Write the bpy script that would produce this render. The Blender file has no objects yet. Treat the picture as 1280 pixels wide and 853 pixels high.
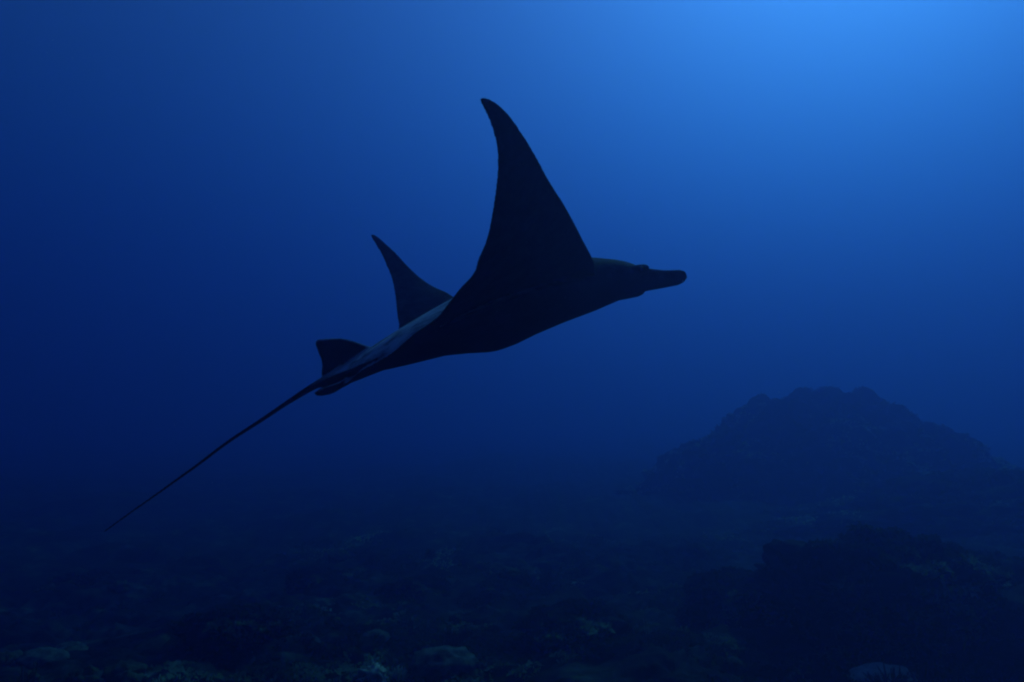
import bpy, bmesh, math, random
import numpy as np
from mathutils import Matrix, Vector

# ------------------------------------------------------------------ camera, light, exposure
SC = bpy.context.scene
COL = SC.collection
RAD = math.radians
FPX = 1005.0                      # focal length in pixels of the 1280 px wide photograph
PITCH = RAD(5.3)                  # camera tilted slightly upward
CAM_Z = 3.2                       # metres above the sea bed
SURFACE_Z = 44                  # the water surface
cd = bpy.data.cameras.new('camera')
cd.sensor_width = 36.0
cd.lens = 36.0 * FPX / 1280.0
cd.clip_start = 0.05
cd.clip_end = 2000.0
cam = bpy.data.objects.new('camera', cd)
COL.objects.link(cam)
cam.location = (0, 0, CAM_Z)
cam.rotation_euler = (RAD(90) + PITCH, 0, 0)
SC.camera = cam

SUN_AZ, SUN_EL = 26.0, 37       # degrees right of the view axis, above the horizon
w = bpy.data.worlds.new('World'); SC.world = w; w.use_nodes = True
nt = w.node_tree
bg = nt.nodes['Background']
sky = nt.nodes.new('ShaderNodeTexSky')
sky.sky_type = 'NISHITA'; sky.sun_disc = False
sky.sun_elevation = RAD(SUN_EL); sky.sun_rotation = RAD(SUN_AZ)
nt.links.new(sky.outputs['Color'], bg.inputs['Color'])
bg.inputs['Strength'].default_value = 0.05
sl = bpy.data.lights.new('sun', 'SUN')
sl.energy = 5.0; sl.angle = RAD(0.5); sl.color = (1.0, 0.96, 0.9)
sun = bpy.data.objects.new('sun', sl); COL.objects.link(sun)
sd = Vector((math.sin(RAD(SUN_AZ)) * math.cos(RAD(SUN_EL)), math.cos(RAD(SUN_AZ)) * math.cos(RAD(SUN_EL)), math.sin(RAD(SUN_EL))))
sun.rotation_euler = sd.to_track_quat('Z', 'Y').to_euler()
sun.location = (10, 15, 40)

SC.view_settings.view_transform = 'Standard'
SC.view_settings.look = 'None'
SC.view_settings.exposure = 0
SC.view_settings.gamma = 1.0
SC.view_settings.use_curve_mapping = False
SC.render.engine = 'CYCLES'
SC.cycles.volume_bounces = 8
SC.cycles.max_bounces = 10
SC.cycles.diffuse_bounces = 3
SC.cycles.use_denoising = True
SC.cycles.filter_width = 2.2          # the photograph is a little soft

# sea water: forward scattering, blue light mostly scattered on, green and red mostly absorbed
WATER_DENSITY = 0.055
WATER_COLOUR = (0.105, 0.12, 0.3945)
WATER_ABSORPTION = (0, 0.2066, 0.3607)
WATER_G = 0.69

# ------------------------------------------------------------------ helpers
def _hash(i, j, k, seed):
    n = (i.astype(np.int64) * 374761393 + j.astype(np.int64) * 668265263 + k.astype(np.int64) * 2147483647 + seed * 1274126177) & 0xffffffff
    n = ((n ^ (n >> 13)) * 1274126177) & 0xffffffff
    n = ((n ^ (n >> 16)) * 2246822519) & 0xffffffff
    return ((n ^ (n >> 15)) & 0xffffff) / float(0xffffff)

_G = np.random.default_rng(1).normal(size=(64, 3)); _G /= np.linalg.norm(_G, axis=1)[:, None]
def vnoise(p, seed=0):
    """gradient noise, about -1..1, at points p (n,3)"""
    f = np.floor(p); d = p - f; t = d * d * d * (d * (d * 6 - 15) + 10)
    r = 0
    for a in (0, 1):
        wa = t[:, 0] if a else 1 - t[:, 0]
        for b in (0, 1):
            wb = t[:, 1] if b else 1 - t[:, 1]
            for c in (0, 1):
                wc = t[:, 2] if c else 1 - t[:, 2]
                g = _G[np.minimum((_hash(f[:, 0] + a, f[:, 1] + b, f[:, 2] + c, seed) * 64).astype(int), 63)]
                r = r + wa * wb * wc * (g[:, 0] * (d[:, 0] - a) + g[:, 1] * (d[:, 1] - b) + g[:, 2] * (d[:, 2] - c))
    return np.clip(r * 1.7, -1, 1)

ROT = np.array([[0.36, 0.48, -0.8], [-0.8, 0.6, 0.0], [0.48, 0.64, 0.6]])
def fbm(p, octaves=4, gain=0.5, lac=2.03, seed=0, billow=False):
    s = np.zeros(len(p)); a = 1.0; q = p @ ROT + 1.3
    for o in range(octaves):
        n = vnoise(q, seed + o * 17)
        s += a * ((1 - 2 * np.abs(n)) if billow else n)
        q = q @ ROT.T * lac + 3.7; a *= gain
    return s

def mesh_object(name, verts, faces, mat, parent=None, smooth=True):
    me = bpy.data.meshes.new(name)
    v = np.asarray(verts, dtype=np.float32)
    if isinstance(faces, np.ndarray):
        n, k = faces.shape
        me.vertices.add(len(v)); me.vertices.foreach_set('co', v.ravel())
        me.loops.add(n * k); me.loops.foreach_set('vertex_index', faces.astype(np.int32).ravel())
        me.polygons.add(n); me.polygons.foreach_set('loop_start', np.arange(0, n * k, k, dtype=np.int32))
        me.update(calc_edges=True)
    else:
        me.from_pydata([tuple(x) for x in v.tolist()], [], faces)
        me.update()
    me.polygons.foreach_set('use_smooth', [smooth] * len(me.polygons))
    me.materials.append(mat)
    o = bpy.data.objects.new(name, me); COL.objects.link(o)
    if parent is not None: o.parent = parent
    return o

def tag(o, label=None, category=None, group=None, kind=None):
    if label: o['label'] = label
    if category: o['category'] = category
    if group: o['group'] = group
    if kind: o['kind'] = kind
    return o

def thing(name, loc, label, category, group=None):
    o = bpy.data.objects.new(name, None); COL.objects.link(o); o.location = loc
    o.empty_display_size = 0.2
    return tag(o, label, category, group)

def ramp_material(name, stops, scale=4.0, rough=0.8, bump=0.0, bump_scale=40.0, spec=0.05, detail=8.0):
    m = bpy.data.materials.new(name); m.use_nodes = True
    t = m.node_tree; b = t.nodes['Principled BSDF']
    b.inputs['Roughness'].default_value = rough
    b.inputs['Specular IOR Level'].default_value = spec
    tc = t.nodes.new('ShaderNodeTexCoord')
    n = t.nodes.new('ShaderNodeTexNoise'); n.inputs['Scale'].default_value = scale; n.inputs['Detail'].default_value = detail
    n.inputs['Roughness'].default_value = 0.65
    t.links.new(tc.outputs['Object'], n.inputs['Vector'])
    r = t.nodes.new('ShaderNodeValToRGB')
    el = r.color_ramp.elements
    while len(el) < len(stops): el.new(0.5)
    for e, (pos, c) in zip(el, stops): e.position = pos; e.color = (*c, 1)
    t.links.new(n.outputs['Fac'], r.inputs['Fac']); t.links.new(r.outputs['Color'], b.inputs['Base Color'])
    if bump:
        n2 = t.nodes.new('ShaderNodeTexNoise'); n2.inputs['Scale'].default_value = bump_scale; n2.inputs['Detail'].default_value = 5
        t.links.new(tc.outputs['Object'], n2.inputs['Vector'])
        bp = t.nodes.new('ShaderNodeBump'); bp.inputs['Strength'].default_value = bump; bp.inputs['Distance'].default_value = 0.02
        t.links.new(n2.outputs['Fac'], bp.inputs['Height']); t.links.new(bp.outputs['Normal'], b.inputs['Normal'])
    return m

M_REEF = ramp_material('reef_rock', [(0.38, (0.005, 0.006, 0.006)), (0.52, (0.013, 0.018, 0.015)), (0.62, (0.045, 0.06, 0.05)), (0.74, (0.15, 0.19, 0.15))], 1.4, 0.9, 0.8, 18)
M_FLOOR = ramp_material('reef_floor', [(0.38, (0.005, 0.006, 0.006)), (0.52, (0.011, 0.015, 0.013)), (0.62, (0.035, 0.05, 0.04)), (0.74, (0.12, 0.15, 0.12))], 1.1, 0.9, 0.8, 18)
M_TURF = ramp_material('algae_turf', [(0.42, (0.016, 0.025, 0.018)), (0.52, (0.05, 0.07, 0.05)), (0.63, (0.30, 0.38, 0.26))], 0.35, 0.9)
def make_translucent(m, share):
    t = m.node_tree; b = t.nodes['Principled BSDF']
    tr = t.nodes.new('ShaderNodeBsdfTranslucent'); mx = t.nodes.new('ShaderNodeMixShader'); mx.inputs[0].default_value = share
    t.links.new(b.inputs['Base Color'].links[0].from_socket, tr.inputs['Color'])
    t.links.new(b.outputs[0], mx.inputs[1]); t.links.new(tr.outputs[0], mx.inputs[2])
    t.links.new(mx.outputs[0], t.nodes['Material Output'].inputs['Surface'])
make_translucent(M_TURF, 0.45)
M_PALE = ramp_material('pale_coral', [(0.3, (0.22, 0.24, 0.2)), (0.7, (0.5, 0.52, 0.45))], 9, 0.8, 0.5, 60)
M_DOME = ramp_material('dome_coral', [(0.38, (0.035, 0.045, 0.04)), (0.66, (0.15, 0.18, 0.15))], 9, 0.85, 0.8, 70)
M_OLIVE = ramp_material('olive_coral', [(0.35, (0.018, 0.025, 0.014)), (0.7, (0.10, 0.13, 0.07))], 6, 0.85, 0.5, 60)

# photo pixel -> world direction
def pix_dir(px, py):
    x, z = (px - 640) / FPX, (426.5 - py) / FPX
    return np.array([x, math.cos(PITCH) - z * math.sin(PITCH), math.sin(PITCH) + z * math.cos(PITCH)])

# ------------------------------------------------------------------ sea bed
def ground(x, y):
    x = np.atleast_1d(np.asarray(x, float)); y = np.atleast_1d(np.asarray(y, float))
    p = np.stack([x, y, np.zeros_like(x)], 1)
    z = 0.30 * fbm(p * 0.11, 2, seed=5)
    patch = 0.55 + 0.45 * vnoise(p * 0.22, 77)                       # coral rubble in some places, smoother in others
    q = p + 0.5 * np.stack([vnoise(p * 0.8, 91), vnoise(p * 0.8, 92), np.zeros_like(x)], 1)
    z -= 0.34 * fbm(q * 0.34, 3, seed=11, billow=True) * patch
    z -= 0.11 * fbm(q * 1.35, 3, seed=23, billow=True) * (0.35 + 0.65 * patch)
    z -= 0.040 * fbm(q * 4.4, 3, seed=31, billow=True)
    z += 0.55 / (1 + np.exp(-(x - 9.0) / 1.2)) * np.exp(-((y - 16) / 9) ** 2)          # the bank the big mound grows out of
    z -= 0.45 / (1 + np.exp((x + 5.5) / 0.9))
    return z

def on_ground(px, py, lift=0.0):
    """where the pixel's ray meets the sea bed"""
    d = pix_dir(px, py); z = 0.0
    for _ in range(12):
        t = (z - CAM_Z) / d[2]
        z = float(ground(d[0] * t, d[1] * t)[0])
    return np.array([d[0] * t, d[1] * t, z + lift])

def axis(dense0, dense1, step, lo, hi):
    a = list(np.arange(dense0, dense1 + 1e-6, step))
    s = step
    while a[-1] < hi: s *= 1.12; a.append(min(a[-1] + s, hi))
    s = step
    while a[0] > lo: s *= 1.12; a.insert(0, max(a[0] - s, lo))
    return np.array(a)

xs = axis(-11.0, 14.0, 0.05, -230, 230)
ys = axis(6.4, 21.0, 0.05, -230, 230)
gx, gy = np.meshgrid(xs, ys)
gz = ground(gx.ravel(), gy.ravel())
nx, ny = len(xs), len(ys)
idx = np.arange(nx * ny).reshape(ny, nx)
quads = np.stack([idx[:-1, :-1].ravel(), idx[:-1, 1:].ravel(), idx[1:, 1:].ravel(), idx[1:, :-1].ravel()], 1)
bed = mesh_object('sea_bed', np.stack([gx.ravel(), gy.ravel(), gz], 1), quads, M_FLOOR)
tag(bed, 'dark lumpy reef sea bed fading into blue water', None, None, 'structure')

# ------------------------------------------------------------------ the water itself (closed box of even blue haze)
B = 250.0
zb = float(gz.min()) - 1.0
wv = [(-B, -B, zb), (B, -B, zb), (B, B, zb), (-B, B, zb), (-B, -B, SURFACE_Z), (B, -B, SURFACE_Z), (B, B, SURFACE_Z), (-B, B, SURFACE_Z)]
wf = [(0, 3, 2, 1), (4, 5, 6, 7), (0, 1, 5, 4), (1, 2, 6, 5), (2, 3, 7, 6), (3, 0, 4, 7)]
mw = bpy.data.materials.new('sea_water'); mw.use_nodes = True
t = mw.node_tree; t.nodes.remove(t.nodes['Principled BSDF'])
pv = t.nodes.new('ShaderNodeVolumePrincipled')
pv.inputs['Density'].default_value = WATER_DENSITY
pv.inputs['Color'].default_value = (*WATER_COLOUR, 1)
pv.inputs['Absorption Color'].default_value = (*WATER_ABSORPTION, 1)
pv.inputs['Anisotropy'].default_value = WATER_G
t.links.new(pv.outputs['Volume'], t.nodes['Material Output'].inputs['Volume'])
haze = mesh_object('haze', wv, wf, mw, smooth=False)
tag(haze, 'deep blue hazy sea water filling the whole place', None, None, 'stuff')

# ------------------------------------------------------------------ reef rocks
_ICO = {}
def ico(level):
    if level not in _ICO:
        bm = bmesh.new(); bmesh.ops.create_icosphere(bm, subdivisions=level, radius=1.0)
        v = np.array([x.co[:] for x in bm.verts]); f = np.array([[q.index for q in p.verts] for p in bm.faces]); bm.free()
        _ICO[level] = (v, f)
    return _ICO[level]

def rock_shape(size, seed, level=5, rough=0.22, undercut=0.0, power=1.0, freq=1.6):
    v, f = ico(level)
    n = v.copy()
    d = 1 + rough * (0.9 * fbm(v * freq * 0.7, 2, seed=seed) - 0.5 * fbm(v * freq * 1.7, 3, seed=seed + 3, billow=True) - 0.16 * fbm(v * freq * 6, 3, seed=seed + 9, billow=True))
    p = n * d[:, None]
    zz = np.clip(p[:, 2], -1, 1.5)
    if undercut:
        k = 1 - undercut * np.clip((0.55 - zz) / 1.1, 0, 1) ** 1.2
        p[:, 0] *= k; p[:, 1] *= k
    p = p * np.array(size)
    return p, f

def scatter_blades(pts, nrm, seed, length=(0.03, 0.09), width=0.35, lean=0.7):
    """small algae blades: one narrow bent pair of triangles at every point"""
    r = np.random.default_rng(seed); n = len(pts)
    L = r.uniform(*length, n)[:, None]
    d = nrm + r.normal(0, lean, (n, 3)); d /= np.linalg.norm(d, axis=1)[:, None] + 1e-9
    s = np.cross(d, r.normal(0, 1, (n, 3))); s /= np.linalg.norm(s, axis=1)[:, None] + 1e-9
    wdt = L * width * r.uniform(0.5, 1.2, (n, 1))
    a = pts - s * wdt * 0.5; b = pts + s * wdt * 0.5
    c = pts + d * L * 0.6 + s * wdt * 0.6; e = pts + d * L * 0.55 - s * wdt * 0.6
    tip = pts + d * L + np.array([0, 0, -0.25]) * L
    v = np.stack([a, b, c, tip, e], 1).reshape(-1, 3)
    i = np.arange(n)[:, None] * 5
    return v, np.concatenate([i + 0, i + 1, i + 2, i + 3, i + 4], 1)

def face_samples(v, f, count, seed, up=-0.2):
    r = np.random.default_rng(seed)
    a, b, c = v[f[:, 0]], v[f[:, 1]], v[f[:, 2]]
    nn = np.cross(b - a, c - a); ar = np.linalg.norm(nn, axis=1); nn = nn / (ar[:, None] + 1e-12)
    wgt = ar * np.clip(nn[:, 2] - up, 0, 1); wgt /= wgt.sum()
    k = r.choice(len(f), count, p=wgt)
    u1, u2 = r.random(count), r.random(count); sw = u1 + u2 > 1; u1[sw], u2[sw] = 1 - u1[sw], 1 - u2[sw]
    return a[k] + (b - a)[k] * u1[:, None] + (c - a)[k] * u2[:, None], nn[k]

def rock(name, loc, size, seed, label, category, level=5, rough=0.22, undercut=0.0, turf=0, mat=None, blade=(0.03, 0.09), group=None, freq=1.6, tail=1.0, peak=0.0):
    p, f = rock_shape(size, seed, level, rough, undercut, freq=freq)
    p[:, :2] *= (1 - peak * np.clip(p[:, 2] / size[2], 0, 1.3) ** 0.8)[:, None]      # narrower towards the top
    p[:, 0] = np.where(p[:, 0] > 0, p[:, 0] * tail, p[:, 0])          # one flank drawn out
    o = mesh_object(name, p, f, mat or M_REEF)
    o.location = loc
    tag(o, label, category, group)
    if turf:
        q, nn = face_samples(p, f, turf, seed + 1)
        # keep the growth in patches
        keep = fbm(q * 1.1, 3, seed=seed + 40) > -0.25
        v, ff = scatter_blades(q[keep], nn[keep], seed, blade)
        g = mesh_object('algae_growth', v, ff, M_TURF, o, smooth=False); g['kind'] = 'stuff'
    return o

rock('reef_mound', (12.6, 36.0, -0.2), (7.4, 6.0, 4.5), 3, 'tall rounded reef mound overgrown with algae, rising above the sea bed', 'reef', 6, 0.17, 0.0, 40000, blade=(0.06, 0.22), freq=2.3, tail=1.75, peak=0.45)
rock('reef_bank', (15.5, 25.0, -0.2), (8.0, 4.8, 1.75), 41, 'low broad reef bank sloping down beside the tall mound', 'reef', 6, 0.2, 0.0, 26000, blade=(0.05, 0.15), freq=2.4, peak=0.35)
rock('reef_boulder', (5.4, 12.3, 0.3), (2.0, 1.6, 1.25), 8, 'big dark undercut boulder in front of the tall reef mound', 'boulder', 6, 0.24, 0.42, 18000, blade=(0.03, 0.14), freq=2.0)
rock('reef_boulder', (3.85, 13.4, 0.1), (1.1, 0.9, 0.62), 14, 'craggy middle sized boulder leaning against the undercut boulder', 'boulder', 5, 0.26, 0.1, 8000, blade=(0.03, 0.13))
rock('reef_boulder', (7.4, 14.2, 0.1), (1.9, 1.3, 0.95), 16, 'broad rough boulder behind the undercut boulder', 'boulder', 5, 0.24, 0.0, 10000, blade=(0.03, 0.13))
rock('reef_boulder', (8.0, 11.9, 0.1), (1.5, 1.3, 0.7), 19, 'low algae covered boulder against the side of the undercut boulder', 'boulder', 5, 0.2, 0.0, 11000, blade=(0.03, 0.11))

def settle(px, py, sink=0.05):
    g = on_ground(px, py); return (float(g[0]), float(g[1]), float(g[2]) - sink)
rock('reef_boulder', settle(720, 797), (0.95, 0.7, 0.42), 27, 'shaggy low boulder beside the thin pale sea whip', 'boulder', 5, 0.28, 0.15, 9000, blade=(0.05, 0.17))
rock('reef_boulder', settle(392, 728), (0.62, 0.5, 0.46), 33, 'rounded pale topped boulder standing alone on the open sea bed', 'boulder', 5, 0.22, 0.0, 5000)
rock('reef_boulder', settle(872, 770), (0.36, 0.34, 0.42), 52, 'small upright boulder between shaggy boulder and undercut boulder', 'boulder', 5, 0.26, 0.0, 2500)
rock('reef_boulder', settle(300, 800), (0.95, 0.6, 0.34), 61, 'flat wide boulder spreading low, ragged with algae', 'boulder', 5, 0.3, 0.0, 7000, blade=(0.03, 0.12))
rock('reef_boulder', settle(520, 735), (0.75, 0.55, 0.34), 66, 'low craggy boulder between the lone pale topped boulder and shaggy boulder', 'boulder', 5, 0.3, 0.0, 5000)
rock('reef_boulder', settle(95, 735), (0.9, 0.6, 0.42), 71, 'dark humped boulder under the tip of the ray\'s tail', 'boulder', 5, 0.28, 0.0, 5000)

# ------------------------------------------------------------------ corals
def branch_mesh(seed, n=16, h=0.22, spread=0.9, r0=0.016, sub=3):
    rg = np.random.default_rng(seed); V, F = [], []
    def stick(p, d, L, r):
        k = 6; b = len(V); d = d / np.linalg.norm(d)
        s1 = np.cross(d, rg.normal(size=3)); s1 /= np.linalg.norm(s1); s2 = np.cross(d, s1)
        bend = rg.normal(0, 0.12, 3) + np.array([0, 0, 0.10])
        for t_, rr in ((0, r), (0.35, r * 0.92), (0.7, r * 0.78), (0.95, r * 0.5), (1.0, r * 0.15)):
            c = p + d * L * t_ + bend * L * t_ * t_
            for a in range(k):
                an = 2 * math.pi * a / k; V.append(c + rr * (math.cos(an) * s1 + math.sin(an) * s2))
        for i in range(4):
            for a in range(k):
                a2 = (a + 1) % k; F.append((b + i * k + a, b + i * k + a2, b + (i + 1) * k + a2, b + (i + 1) * k + a))
        return p + d * L * 0.55 + bend * L * 0.3, d
    for i in range(n):
        an = rg.uniform(0, 2 * math.pi); el_ = rg.uniform(0.15, 1.0)
        d = np.array([math.cos(an) * spread * (1 - el_ * 0.8), math.sin(an) * spread * (1 - el_ * 0.8), 0.35 + el_])
        m_, dd = stick(np.array([math.cos(an), math.sin(an), 0]) * r0 * 2 * rg.uniform(0, 1.5) - np.array([0, 0, 0.05]), d, h * rg.uniform(0.6, 1.1) + 0.05, r0)
        for j in range(sub):
            stick(m_ + rg.normal(0, 0.008, 3), dd + rg.normal(0, 0.55, 3), h * rg.uniform(0.3, 0.55), r0 * 0.75)
    return np.array(V), np.array(F)

def branching_coral(loc, seed, label, mat, n=16, h=0.22, spread=0.9, r0=0.016, group=None):
    v, f = branch_mesh(seed, n, h, spread, r0)
    o = mesh_object('branching_coral', v, f, mat); o.location = loc
    return tag(o, label, 'coral', group)

def lump_coral(loc, size, seed, label, mat, group=None, rough=0.2, freq=3.0, name='lump_coral'):
    p, f = rock_shape(size, seed, 4, rough, 0.15, freq=freq)
    o = mesh_object(name, p, f, mat); o.location = loc
    return tag(o, label, 'coral', group)

def sea_whip(loc, seed, label, n=3, h=0.3):
    o = thing('sea_whip', loc, label, 'coral')
    rg = np.random.default_rng(seed)
    for i in range(n):
        V, F = [], []; lean = rg.uniform(-0.35, 0.1); L = h * rg.uniform(0.65, 1.1); x0 = (i - 1) * 0.045
        for j in range(11):
            t_ = j / 10; r = 0.007 * (1 - 0.75 * t_)
            c = np.array([x0 + lean * L * t_ + 0.12 * L * math.sin(3 * t_), 0.03 * i, -0.05 + L * t_ * 1.1])
            for a in range(6): V.append(c + r * np.array([math.cos(a * math.pi / 3), math.sin(a * math.pi / 3), 0]))
        for j in range(10):
            for a in range(6):
                b = (a + 1) % 6; F.append((j * 6 + a, j * 6 + b, (j + 1) * 6 + b, (j + 1) * 6 + a))
        mesh_object('strand', np.array(V), np.array(F), M_PALE, o)
    return o

sea_whip(settle(806, 796, 0.0), 4, 'thin pale sea whip of curved strands beside the shaggy boulder', 3, 0.32)
# pale knobbly colony at the near edge of the reef
lump_coral(settle(466, 856, 0.0), (0.24, 0.20, 0.19), 81, 'bright pale knobbly coral with a branching coral at its side', M_PALE, None, 0.34, 3.4, 'knobbly_coral')
branching_coral(settle(497, 851, 0.0), 83, 'pale stubby branching coral beside the bright knobbly coral', M_PALE, 12, 0.16, 0.9, 0.020)
lump_coral(settle(1104, 852, 0.06), (0.52, 0.40, 0.28), 85, 'pale grey dome coral at the foot of the undercut boulder', M_PALE, None, 0.10, 5.0, 'dome_coral')
# scattered colonies, laid out on the sea bed
rgc = np.random.default_rng(12)
spots = []
while len(spots) < 60:
    x_, y_ = rgc.uniform(-9.5, 11.5), rgc.uniform(8.6, 21)
    if abs(x_) > y_ * 0.66 + 0.5: continue
    if (x_ - 7.4) ** 2 / 3.6 + (y_ - 14.2) ** 2 / 1.7 < 1.1 or (x_ - 3.85) ** 2 / 1.2 + (y_ - 13.4) ** 2 / 0.8 < 1.1 or (x_ - 5.3) ** 2 / 4.5 + (y_ - 12.3) ** 2 / 2.6 < 1.1 or (x_ - 15.5) ** 2 / 60 + (y_ - 25) ** 2 / 22 < 1.1 or (x_ - 8) ** 2 / 2.2 + (y_ - 11.9) ** 2 / 1.7 < 1.1: continue
    if any((x_ - a) ** 2 + (y_ - b) ** 2 < 0.16 for a, b in spots): continue
    if float(fbm(np.array([[x_ * 0.33, y_ * 0.33, 0.0]]), 3, seed=140)[0]) < 0.12: continue      # colonies grow together in groups
    spots.append((x_, y_))
LANDMARKS = ((12.6, 36.0, 9.0, 'at the foot of the tall reef mound'), (5.3, 12.3, 2.6, 'beside the undercut boulder'), (8.0, 11.9, 2.2, 'beside the low algae covered boulder'), (3.85, 13.4, 1.6, 'beside the craggy leaning boulder'), (7.4, 14.2, 2.4, 'beside the broad rough boulder'), (15.5, 25.0, 8.5, 'at the foot of the low reef bank'),
             (*settle(720, 797)[:2], 1.7, 'near the shaggy boulder'), (*settle(392, 728)[:2], 1.6, 'near the lone pale topped boulder'), (*settle(300, 800)[:2], 1.8, 'near the flat wide boulder'), (*settle(520, 735)[:2], 1.6, 'near the low craggy boulder'),
             (*settle(95, 735)[:2], 2.0, 'near the dark humped boulder'), (*settle(466, 856)[:2], 1.4, 'near the bright knobbly coral'))
def where(x, y):
    best = min(LANDMARKS, key=lambda l: math.hypot(x - l[0], y - l[1]) / l[2])
    return best[3] if math.hypot(x - best[0], y - best[1]) < best[2] else 'on the open sea bed'
for i, (x_, y_) in enumerate(spots):
    z_ = float(ground(x_, y_)[0]); kind = i % 6; s_ = 0.55 + 1.1 * rgc.random() ** 1.6
    sz = 'small' if s_ < 0.75 else ('large' if s_ > 1.1 else 'medium sized')
    at_ = where(x_, y_)
    if kind in (0, 3):
        lump_coral((x_, y_, z_ + 0.02), (0.22 * s_, 0.20 * s_, 0.16 * s_), 200 + i, f'{sz} olive lump coral {at_}', M_OLIVE, 'olive lump corals on the sea bed', 0.26, 3.2)
    elif kind in (1, 2, 4):
        branching_coral((x_, y_, z_), 300 + i, f'{sz} olive bushy branching coral {at_}', M_OLIVE, 18, 0.22 * s_, 1.0, 0.015, 'branching corals on the sea bed')
    else:
        lump_coral((x_, y_, z_ - 0.02), (0.34 * s_, 0.30 * s_, 0.20 * s_), 500 + i, f'{sz} low grey dome coral {at_}', M_DOME, 'grey dome corals on the sea bed', 0.12, 4.5, 'dome_coral')

# algae turf growing in patches over the sea bed
rgt = np.random.default_rng(5)
n_ = 230000
ty = 8.0 + 16.0 * rgt.random(n_) ** 1.5; tx = (rgt.random(n_) * 2 - 1) * (ty * 0.70 + 0.6)
tp_ = np.stack([tx, ty, np.zeros(n_)], 1)
keep = fbm(tp_ * 0.33, 4, seed=140) + 0.3 * vnoise(tp_ * 3.0, 150) > -0.02
keep &= tx + 0.8 * vnoise(tp_ * 0.8, 151) > -4.6 - 0.12 * (ty - 9.0)          # turf left out on that side to darken the sea bed
tx, ty = tx[keep], ty[keep]
tz = ground(tx, ty)
e_ = 0.05
nrm = np.stack([-(ground(tx + e_, ty) - tz) / e_, -(ground(tx, ty + e_) - tz) / e_, np.ones(len(tx))], 1)
nrm /= np.linalg.norm(nrm, axis=1)[:, None]
v, f = scatter_blades(np.stack([tx, ty, tz - 0.004], 1), nrm, 6, (0.025, 0.10), 0.4, 0.6)
turf = mesh_object('algae_turf', v, f, M_TURF, smooth=False)
tag(turf, 'ragged green algae turf growing in patches over the sea bed', 'algae', None, 'stuff')

# ------------------------------------------------------------------ manta ray
def catmull(P, n):
    P = np.asarray(P, float); seg = np.linalg.norm(np.diff(P, axis=0), axis=1) ** 0.5
    k = np.concatenate([[0], np.cumsum(seg)])
    Q = np.vstack([2 * P[0] - P[1], P, 2 * P[-1] - P[-2]]); kk = np.concatenate([[-seg[0]], k, [k[-1] + seg[-1]]])
    dense = []
    for i in range(1, len(Q) - 2):
        t0, t1, t2, t3 = kk[i - 1:i + 3]
        for t in np.linspace(t1, t2, 24, endpoint=False):
            A1 = (t1 - t) / (t1 - t0) * Q[i - 1] + (t - t0) / (t1 - t0) * Q[i]
            A2 = (t2 - t) / (t2 - t1) * Q[i] + (t - t1) / (t2 - t1) * Q[i + 1]
            A3 = (t3 - t) / (t3 - t2) * Q[i + 1] + (t - t2) / (t3 - t2) * Q[i + 2]
            B1 = (t2 - t) / (t2 - t0) * A1 + (t - t0) / (t2 - t0) * A2
            B2 = (t3 - t) / (t3 - t1) * A2 + (t - t1) / (t3 - t1) * A3
            dense.append((t2 - t) / (t2 - t1) * B1 + (t - t1) / (t2 - t1) * B2)
    dense.append(P[-1]); dense = np.array(dense)
    s = np.concatenate([[0], np.cumsum(np.linalg.norm(np.diff(dense, axis=0), axis=1))]); s /= s[-1]
    u = np.linspace(0, 1, n)
    return np.stack([np.interp(u, s, dense[:, i]) for i in range(dense.shape[1])], 1)

# pose: heading, left and up of the animal in the camera's axes (right, forward, up)
_y, _p, _r = RAD(20), RAD(18), RAD(-5)
Hd = np.array([math.cos(_y) * math.cos(_p), math.sin(_y) * math.cos(_p), math.sin(_p)])
Lf = np.cross([0, 0, 1], Hd); Lf /= np.linalg.norm(Lf)
Up = np.cross(Hd, Lf)
Lf, Up = Lf * math.cos(_r) + Up * math.sin(_r), -Lf * math.sin(_r) + Up * math.cos(_r)
def cray(px, py): return np.array([(px - 640) / FPX, 1.0, (426.5 - py) / FPX])
Oc = cray(600, 405) * 4.5
def body_point(px, py, Y):
    """the point of the animal seen at a pixel, Y metres to the left of its midline, in its own axes"""
    r = cray(px, py); t = (Y + Oc @ Lf) / (r @ Lf); q = r * t - Oc
    return np.array([q @ Hd, q @ Lf, q @ Up])

MV, MF = [], []
def add_part(v, f):
    b = sum(len(x) for x in MV); MV.append(np.asarray(v, float)); MF.extend([tuple(int(i) + b for i in q) for q in f])

def loft(rings, cap=True):
    n = len(rings[0]); v = np.concatenate(rings); f = []
    for i in range(len(rings) - 1):
        for j in range(n):
            k = (j + 1) % n
            f.append((i * n + j, i * n + k, (i + 1) * n + k, (i + 1) * n + j))
    if cap:
        f.append(tuple(range(n))[::-1]); f.append(tuple(range((len(rings) - 1) * n, len(rings) * n)))
    add_part(v, f)

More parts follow.
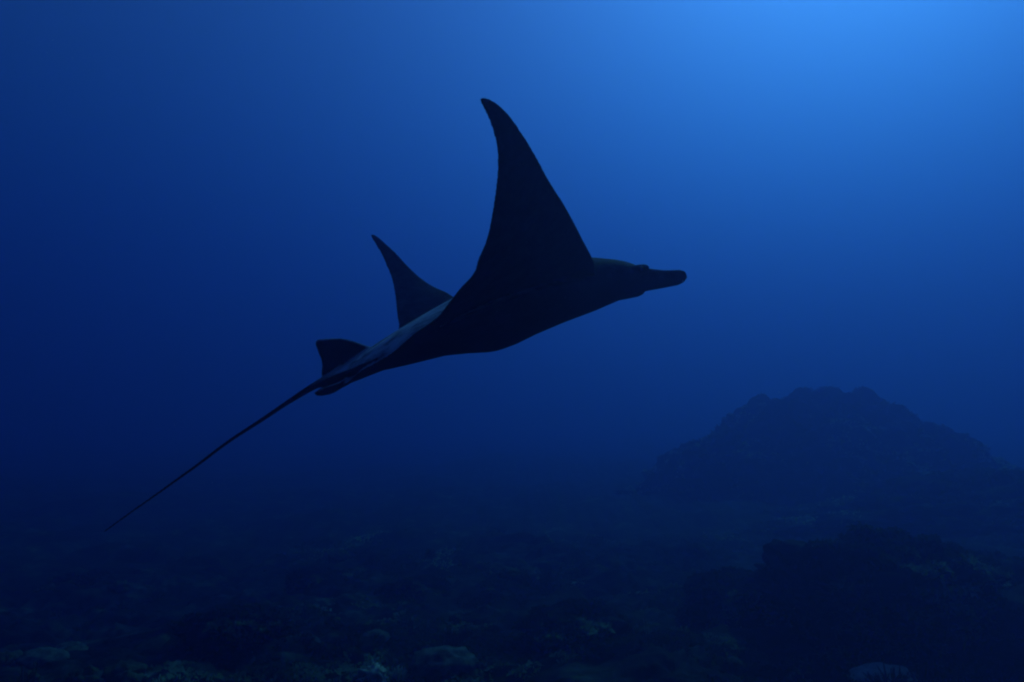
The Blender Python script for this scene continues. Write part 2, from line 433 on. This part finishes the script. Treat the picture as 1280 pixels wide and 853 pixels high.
def wing(le, te, side):
    N = 60
    A, Bq = catmull(le, N), catmull(te, N)
    rings = []
    xi = np.concatenate([0.5 * (1 - np.cos(np.linspace(0, np.pi, 22))), ])
    for i in range(N):
        s = i / (N - 1)
        a, b = A[i], Bq[i]
        tng = (A[min(i + 1, N - 1)] + Bq[min(i + 1, N - 1)] - A[max(i - 1, 0)] - Bq[max(i - 1, 0)]) * side
        e = a - b; c = np.linalg.norm(e); e = e / max(c, 1e-6)
        n = np.cross(e, tng); n /= np.linalg.norm(n) + 1e-9
        if c < 0.02: n = np.array([0, -side * 0.6, 0.8])
        T = 0.105 * (1 - s) ** 1.5 + 0.014
        T = min(T, max(0.09 * c, 0.008))
        h = T * np.clip(1.75 * np.sqrt(xi) * (1 - xi) ** 0.75, 0, None) + 0.0055
        base = a[None] + (b - a)[None] * xi[:, None]
        up = base + n[None] * (h * 0.55 + 0.02 * c * np.sin(np.pi * xi))[:, None]
        dn = base + n[None] * (-h * 0.45 + 0.02 * c * np.sin(np.pi * xi))[:, None]
        rings.append(np.concatenate([up, dn[::-1]]))
    loft(rings)

K = 1.2
def near(L): return [body_point(x, y, -abs(Y) * K) for x, y, Y in L]
def far(L): return [body_point(x, y, abs(Y) * K) for x, y, Y in L]
near_te = [(-0.90, 0.0, -0.06)] + near([(430, 481, .1), (450, 465, .17), (470, 454, .24), (492, 440, .32), (515, 420, .42), (545, 399.5, .54), (560, 381, .62), (575, 362, .69), (587, 350, .74), (595.5, 336, .79), (596.5, 329, .81), (608, 302, .89), (613, 280, .93), (617.5, 254, .98), (621.5, 222, 1.03), (622, 194, 1.07), (618.7, 172, 1.10), (613, 154, 1.12), (603, 132, 1.145), (599, 123.5, 1.15)])
near_le = [(0.68, 0.0, -0.01), (0.63, -0.25, 0.03)] + near([(742, 327, .45), (728, 299, .56), (707, 259, .76), (685, 224, .91), (669, 194, 1.0), (650, 163, 1.07), (638.6, 147, 1.105), (627, 134, 1.13), (612, 124, 1.145), (603, 121.7, 1.15)])
far_te = [(-0.90, 0.0, -0.06), (-0.82, 0.12, -0.06), (-0.66, 0.26, -0.03), (-0.47, 0.5, 0.03)] + far([(498, 412, .60), (496, 392, .72), (494, 371.5, .84), (490, 350, .95), (483.6, 333.5, 1.03), (475, 315, 1.09), (466, 300, 1.14), (463, 294.5, 1.15)])
far_le = [(0.68, 0.0, -0.01), (0.63, 0.25, 0.02), (0.5, 0.5, 0.03)] + far([(595, 386, .60), (557, 365.5, .80), (544, 360, .87), (527, 349, .95), (510, 333.5, 1.02), (496, 318, 1.08), (482, 305, 1.12), (471, 295.5, 1.145), (465, 293, 1.15)])
wing(near_le, near_te, -1)
wing(far_le, far_te, 1)

# trunk and head: sections along the midline (X, half width, top, bottom)
low = np.array([body_point(x, y, 0) for x, y in ((430, 478), (460, 467), (490, 461), (520, 454), (560, 444), (590, 441), (620, 439.5), (640, 432), (662, 421), (700, 405), (740, 390), (770, 377), (786, 371))])
secs = np.array([(-0.95, .020, -.025, -.035), (-0.90, .045, -.015, -.015), (-0.80, .14, .012, -.01), (-0.66, .27, .055, 0.0), (-0.43, .48, .115, .035), (-0.2, .60, .165, .05), (0.0, .62, .20, .055),
                 (0.25, .58, .22, .055), (0.46, .47, .215, .045), (0.64, .36, .19, .02), (0.80, .325, .135, -.01), (0.90, .285, .09, -.03), (0.97, .23, .04, -.04), (1.01, .15, -.005, -.04)])
secs = catmull(secs, 80)
rings = []
for X, hw, zt, mid in secs:
    zb_ = np.interp(X, np.concatenate([[-0.95, -0.88], low[:, 0], [0.96, 1.02]]), np.concatenate([[-.05, -.07], low[:, 2], [-.125, -.085]]))
    a = np.linspace(0, 2 * np.pi, 56, endpoint=False)
    c, s_ = np.cos(a), np.sin(a)
    yy = hw * np.sign(c) * np.abs(c) ** 0.9
    tent = np.where(s_ > 0, mid + (zt - mid) * (1 - np.abs(yy / hw) ** 1.75), mid + (zb_ - mid) * np.abs(s_) ** 1.15)
    mh = 0.5 * (zt + zb_)
    oval = np.where(s_ > 0, mh + (zt - mh) * np.abs(s_) ** 0.95, mh + (zb_ - mh) * np.abs(s_) ** 0.95)
    k_ = np.clip((X - 0.35) / 0.3, 0, 1)
    zz = tent * (1 - k_) + oval * k_
    rings.append(np.stack([np.full_like(yy, X), yy, zz], 1))
loft(rings)
# brow over each eye
for sd_ in (-1, 1):
    v, f = ico(3)
    add_part(v * np.array([.11, .035, .036]) + np.array([.865, sd_ * .272, .0]), f)
# cephalic fins, rolled and pointing forward
def tube(pts, radii, squash=(1, 1), n=14):
    P = np.asarray(pts, float); rings = []
    for i in range(len(P)):
        d = P[min(i + 1, len(P) - 1)] - P[max(i - 1, 0)]; d /= np.linalg.norm(d)
        s1 = np.cross(d, [0, 0, 1.0]); s1 /= np.linalg.norm(s1); s2 = np.cross(s1, d)
        a = np.linspace(0, 2 * np.pi, n, endpoint=False)
        rings.append(P[i] + radii[i] * (np.cos(a)[:, None] * s1 * squash[0] + np.sin(a)[:, None] * s2 * squash[1]))
    loft(rings)
cp = [body_point(x, y, -.25) for x, y in ((775, 352), (800, 350), (815, 349.5), (830, 349), (845, 347.4), (851.5, 345.6), (857, 343.2))]
tube(cp, [.075, .072, .062, .052, .046, .040, .022], (0.65, 1.0))
tube([p * np.array([1, -1, 1]) for p in cp], [.075, .072, .062, .052, .046, .040, .022], (0.65, 1.0))
# thin fins from outlines
def plate(pts, Y, th, mirror=False):
    P = catmull(np.array([body_point(x, y, Y) for x, y in pts + pts[:1]]), 48)[:-1]
    if mirror: P = P * np.array([1, -1, 1])
    c = P.mean(0)
    for_rings = []
    off = np.array([0, 1.0, 0])
    for k, o in ((0.97, -th), (1.0, -th * 0.4), (1.0, th * 0.4), (0.97, th)):
        for_rings.append(c + (P - c) * k + off * o)
    loft(for_rings)
plate([(470, 436), (452, 430), (438, 425.5), (425, 423), (408, 423.5), (395, 425.5), (394, 428), (398.5, 442), (402.5, 454), (402, 468), (408, 478), (432, 468)], 0.0, .009)
pel = [(397, 490), (399.5, 493.5), (412, 493.5), (430, 484), (448, 474), (458, 468), (462, 460), (440, 470), (420, 479), (406, 484)]
plate(pel, -.11, .010)
plate(pel, -.11, .010, True)
# whip tail
tp = [body_point(x, y, 0) for x, y in ((430, 466), (415, 474), (398, 480), (364.6, 500), (325, 526.5), (286, 552), (246, 582), (212.6, 606), (184.4, 626), (156, 646), (129.5, 665.5))]
tp = catmull(tp, 60)
tr = np.interp(np.linspace(0, 1, 60), [0, .08, .12, .25, .5, .8, 1], [.042, .027, .019, .0122, .0088, .0064, .0050])
tube(tp, tr, (1, 1), 12)

mb = bpy.data.meshes.new('manta_ray')
mb.from_pydata([tuple(x) for x in np.concatenate(MV).tolist()], [], MF); mb.update()
bmx = bmesh.new(); bmx.from_mesh(mb); bmesh.ops.recalc_face_normals(bmx, faces=bmx.faces); bmx.to_mesh(mb); bmx.free()
tmp = bpy.data.objects.new('manta_ray', mb); COL.objects.link(tmp)
rm = tmp.modifiers.new('remesh', 'REMESH'); rm.mode = 'VOXEL'; rm.voxel_size = 0.006
sm = tmp.modifiers.new('smooth', 'SMOOTH'); sm.factor = 0.5; sm.iterations = 4
dg = bpy.context.evaluated_depsgraph_get()
me2 = bpy.data.meshes.new_from_object(tmp.evaluated_get(dg))
bpy.data.objects.remove(tmp); me2.name = 'manta_ray'
manta = bpy.data.objects.new('manta_ray', me2); COL.objects.link(manta)
me2.polygons.foreach_set('use_smooth', [True] * len(me2.polygons))
nv = len(me2.vertices)
co = np.empty(nv * 3, np.float32); me2.vertices.foreach_get('co', co); co = co.reshape(-1, 3)
no = np.empty(nv * 3, np.float32); me2.vertex_normals.foreach_get('vector', no); no = no.reshape(-1, 3)
pale = np.clip(0.5 - no[:, 2] * 2.0, 0, 1) * np.clip(1.1 - np.abs(co[:, 1]) / 1.0, 0, 1)          # paler belly
lit_streak = catmull([body_point(x, y, -.10) for x, y in ((446, 447), (462, 438), (480, 431), (495, 421), (520, 408), (540, 396))], 80)   # highlight painted as a pale line beside the spine
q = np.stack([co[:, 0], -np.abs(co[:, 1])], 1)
rim_light = np.stack([np.linspace(-0.46, 0.0, 60), np.full(60, -0.012), np.zeros(60)], 1)      # and rim light painted along the spine
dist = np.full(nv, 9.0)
for c_ in np.concatenate([lit_streak, rim_light]): dist = np.minimum(dist, np.hypot(q[:, 0] - c_[0], q[:, 1] - c_[1]))
lit_lines = np.exp(-(dist / 0.013) ** 2) * np.clip((no[:, 2] - 0.1) / 0.35, 0, 1) * np.clip(0.75 + 0.9 * fbm(co.astype(float) * 22.0, 3, seed=67), 0, 1)
lit_back = np.clip((co[:, 0] + 1.0) / 0.15, 0, 1) * np.clip((0.25 - co[:, 0]) / 0.4, 0, 1) * np.clip((0.62 - np.abs(co[:, 1])) / 0.12, 0, 1) * np.clip((no[:, 2] - 0.1) / 0.35, 0, 1)     # sunlit strip painted into the skin of the rear back
lit_back = lit_back * np.clip(0.78 + 0.6 * fbm(co.astype(float) * np.array([8.0, 11.0, 8.0]), 5, gain=0.65, seed=66), 0.25, 1)
for nm, arr in (('belly', pale), ('back', lit_back), ('keel_light', lit_lines)):
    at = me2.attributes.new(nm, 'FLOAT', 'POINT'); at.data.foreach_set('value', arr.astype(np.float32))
mm = bpy.data.materials.new('manta_skin'); mm.use_nodes = True
t = mm.node_tree; bs = t.nodes['Principled BSDF']
bs.inputs['Roughness'].default_value = 0.85; bs.inputs['Specular IOR Level'].default_value = 0.03
tc = t.nodes.new('ShaderNodeTexCoord')
nz = t.nodes.new('ShaderNodeTexNoise'); nz.inputs['Scale'].default_value = 14; nz.inputs['Detail'].default_value = 9; nz.inputs['Roughness'].default_value = 0.7
t.links.new(tc.outputs['Object'], nz.inputs['Vector'])
rp = t.nodes.new('ShaderNodeValToRGB')
rp.color_ramp.elements[0].position = 0.40; rp.color_ramp.elements[0].color = (0.012, 0.014, 0.018, 1)
rp.color_ramp.elements[1].position = 0.72; rp.color_ramp.elements[1].color = (0.045, 0.055, 0.07, 1)
t.links.new(nz.outputs['Fac'], rp.inputs['Fac'])
prev = rp.outputs['Color']
for nm, colr, amt in (('belly', (0.06, 0.06, 0.065, 1), 1.0), ('back', (0.40, 0.47, 0.55, 1), 1.0), ('keel_light', (0.82, 0.86, 0.86, 1), 1.0)):
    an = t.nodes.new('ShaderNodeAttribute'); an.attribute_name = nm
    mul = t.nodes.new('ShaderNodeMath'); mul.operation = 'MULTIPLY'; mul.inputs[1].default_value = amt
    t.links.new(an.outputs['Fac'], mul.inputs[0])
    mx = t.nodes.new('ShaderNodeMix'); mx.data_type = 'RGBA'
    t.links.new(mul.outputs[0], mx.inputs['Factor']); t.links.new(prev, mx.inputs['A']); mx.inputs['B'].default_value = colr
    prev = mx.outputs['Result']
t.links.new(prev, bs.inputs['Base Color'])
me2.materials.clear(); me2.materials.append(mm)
def cam_to_world(v):
    v = np.asarray(v); return Vector((v[0], v[1] * math.cos(PITCH) - v[2] * math.sin(PITCH), v[1] * math.sin(PITCH) + v[2] * math.cos(PITCH)))
hw, lw, uw = cam_to_world(Hd), cam_to_world(Lf), cam_to_world(Up)
mat = Matrix((hw, lw, uw)).transposed().to_4x4(); mat.translation = cam_to_world(Oc) + Vector((0, 0, CAM_Z))
manta.matrix_world = mat
tag(manta, 'dark manta ray swimming with both wings raised and its whip tail trailing', 'manta ray')
M_EYE = ramp_material('eye', [(0.3, (0.01, 0.01, 0.012)), (0.7, (0.02, 0.02, 0.025))], 5, 0.6, spec=0.05)
for sd_ in (-1, 1):
    v, f = ico(3)
    mesh_object('eye', v * 0.019 + np.array([.90, sd_ * .305, .0]), f, M_EYE, manta)

# ------------------------------------------------------------------ drifting plankton and silt
rgp = np.random.default_rng(77)
n_ = 7000
py_ = rgp.uniform(2.6, 12.0, n_); pp = np.stack([(rgp.random(n_) * 2 - 1) * (py_ * 0.75 + 0.5), py_, CAM_Z + (rgp.random(n_) * 2 - 1) * (py_ * 0.5 + 0.4) + py_ * 0.09], 1)
pp = pp[pp[:, 2] > ground(pp[:, 0], pp[:, 1]) + 0.05]; n_ = len(pp)
oct_ = np.array([(1, 0, 0), (-1, 0, 0), (0, 1, 0), (0, -1, 0), (0, 0, 1), (0, 0, -1)], float)
of = np.array([(0, 2, 4), (2, 1, 4), (1, 3, 4), (3, 0, 4), (2, 0, 5), (1, 2, 5), (3, 1, 5), (0, 3, 5)])
rr = (0.0005 + 0.0010 * rgp.random(n_) ** 3)[:, None, None] * rgp.uniform(0.6, 1.4, (n_, 1, 3))
v = (pp[:, None, :] + oct_[None] * rr).reshape(-1, 3)
f = (np.arange(n_)[:, None, None] * 6 + of[None]).reshape(-1, 3)
M_SILT = ramp_material('silt', [(0.3, (0.4, 0.42, 0.42)), (0.7, (0.7, 0.72, 0.72))], 3, 0.9)
make_translucent(M_SILT, 0.5)
silt = mesh_object('drifting_plankton', v, f, M_SILT, smooth=False)
tag(silt, 'tiny specks of plankton and silt drifting in the water', 'plankton', None, 'stuff')
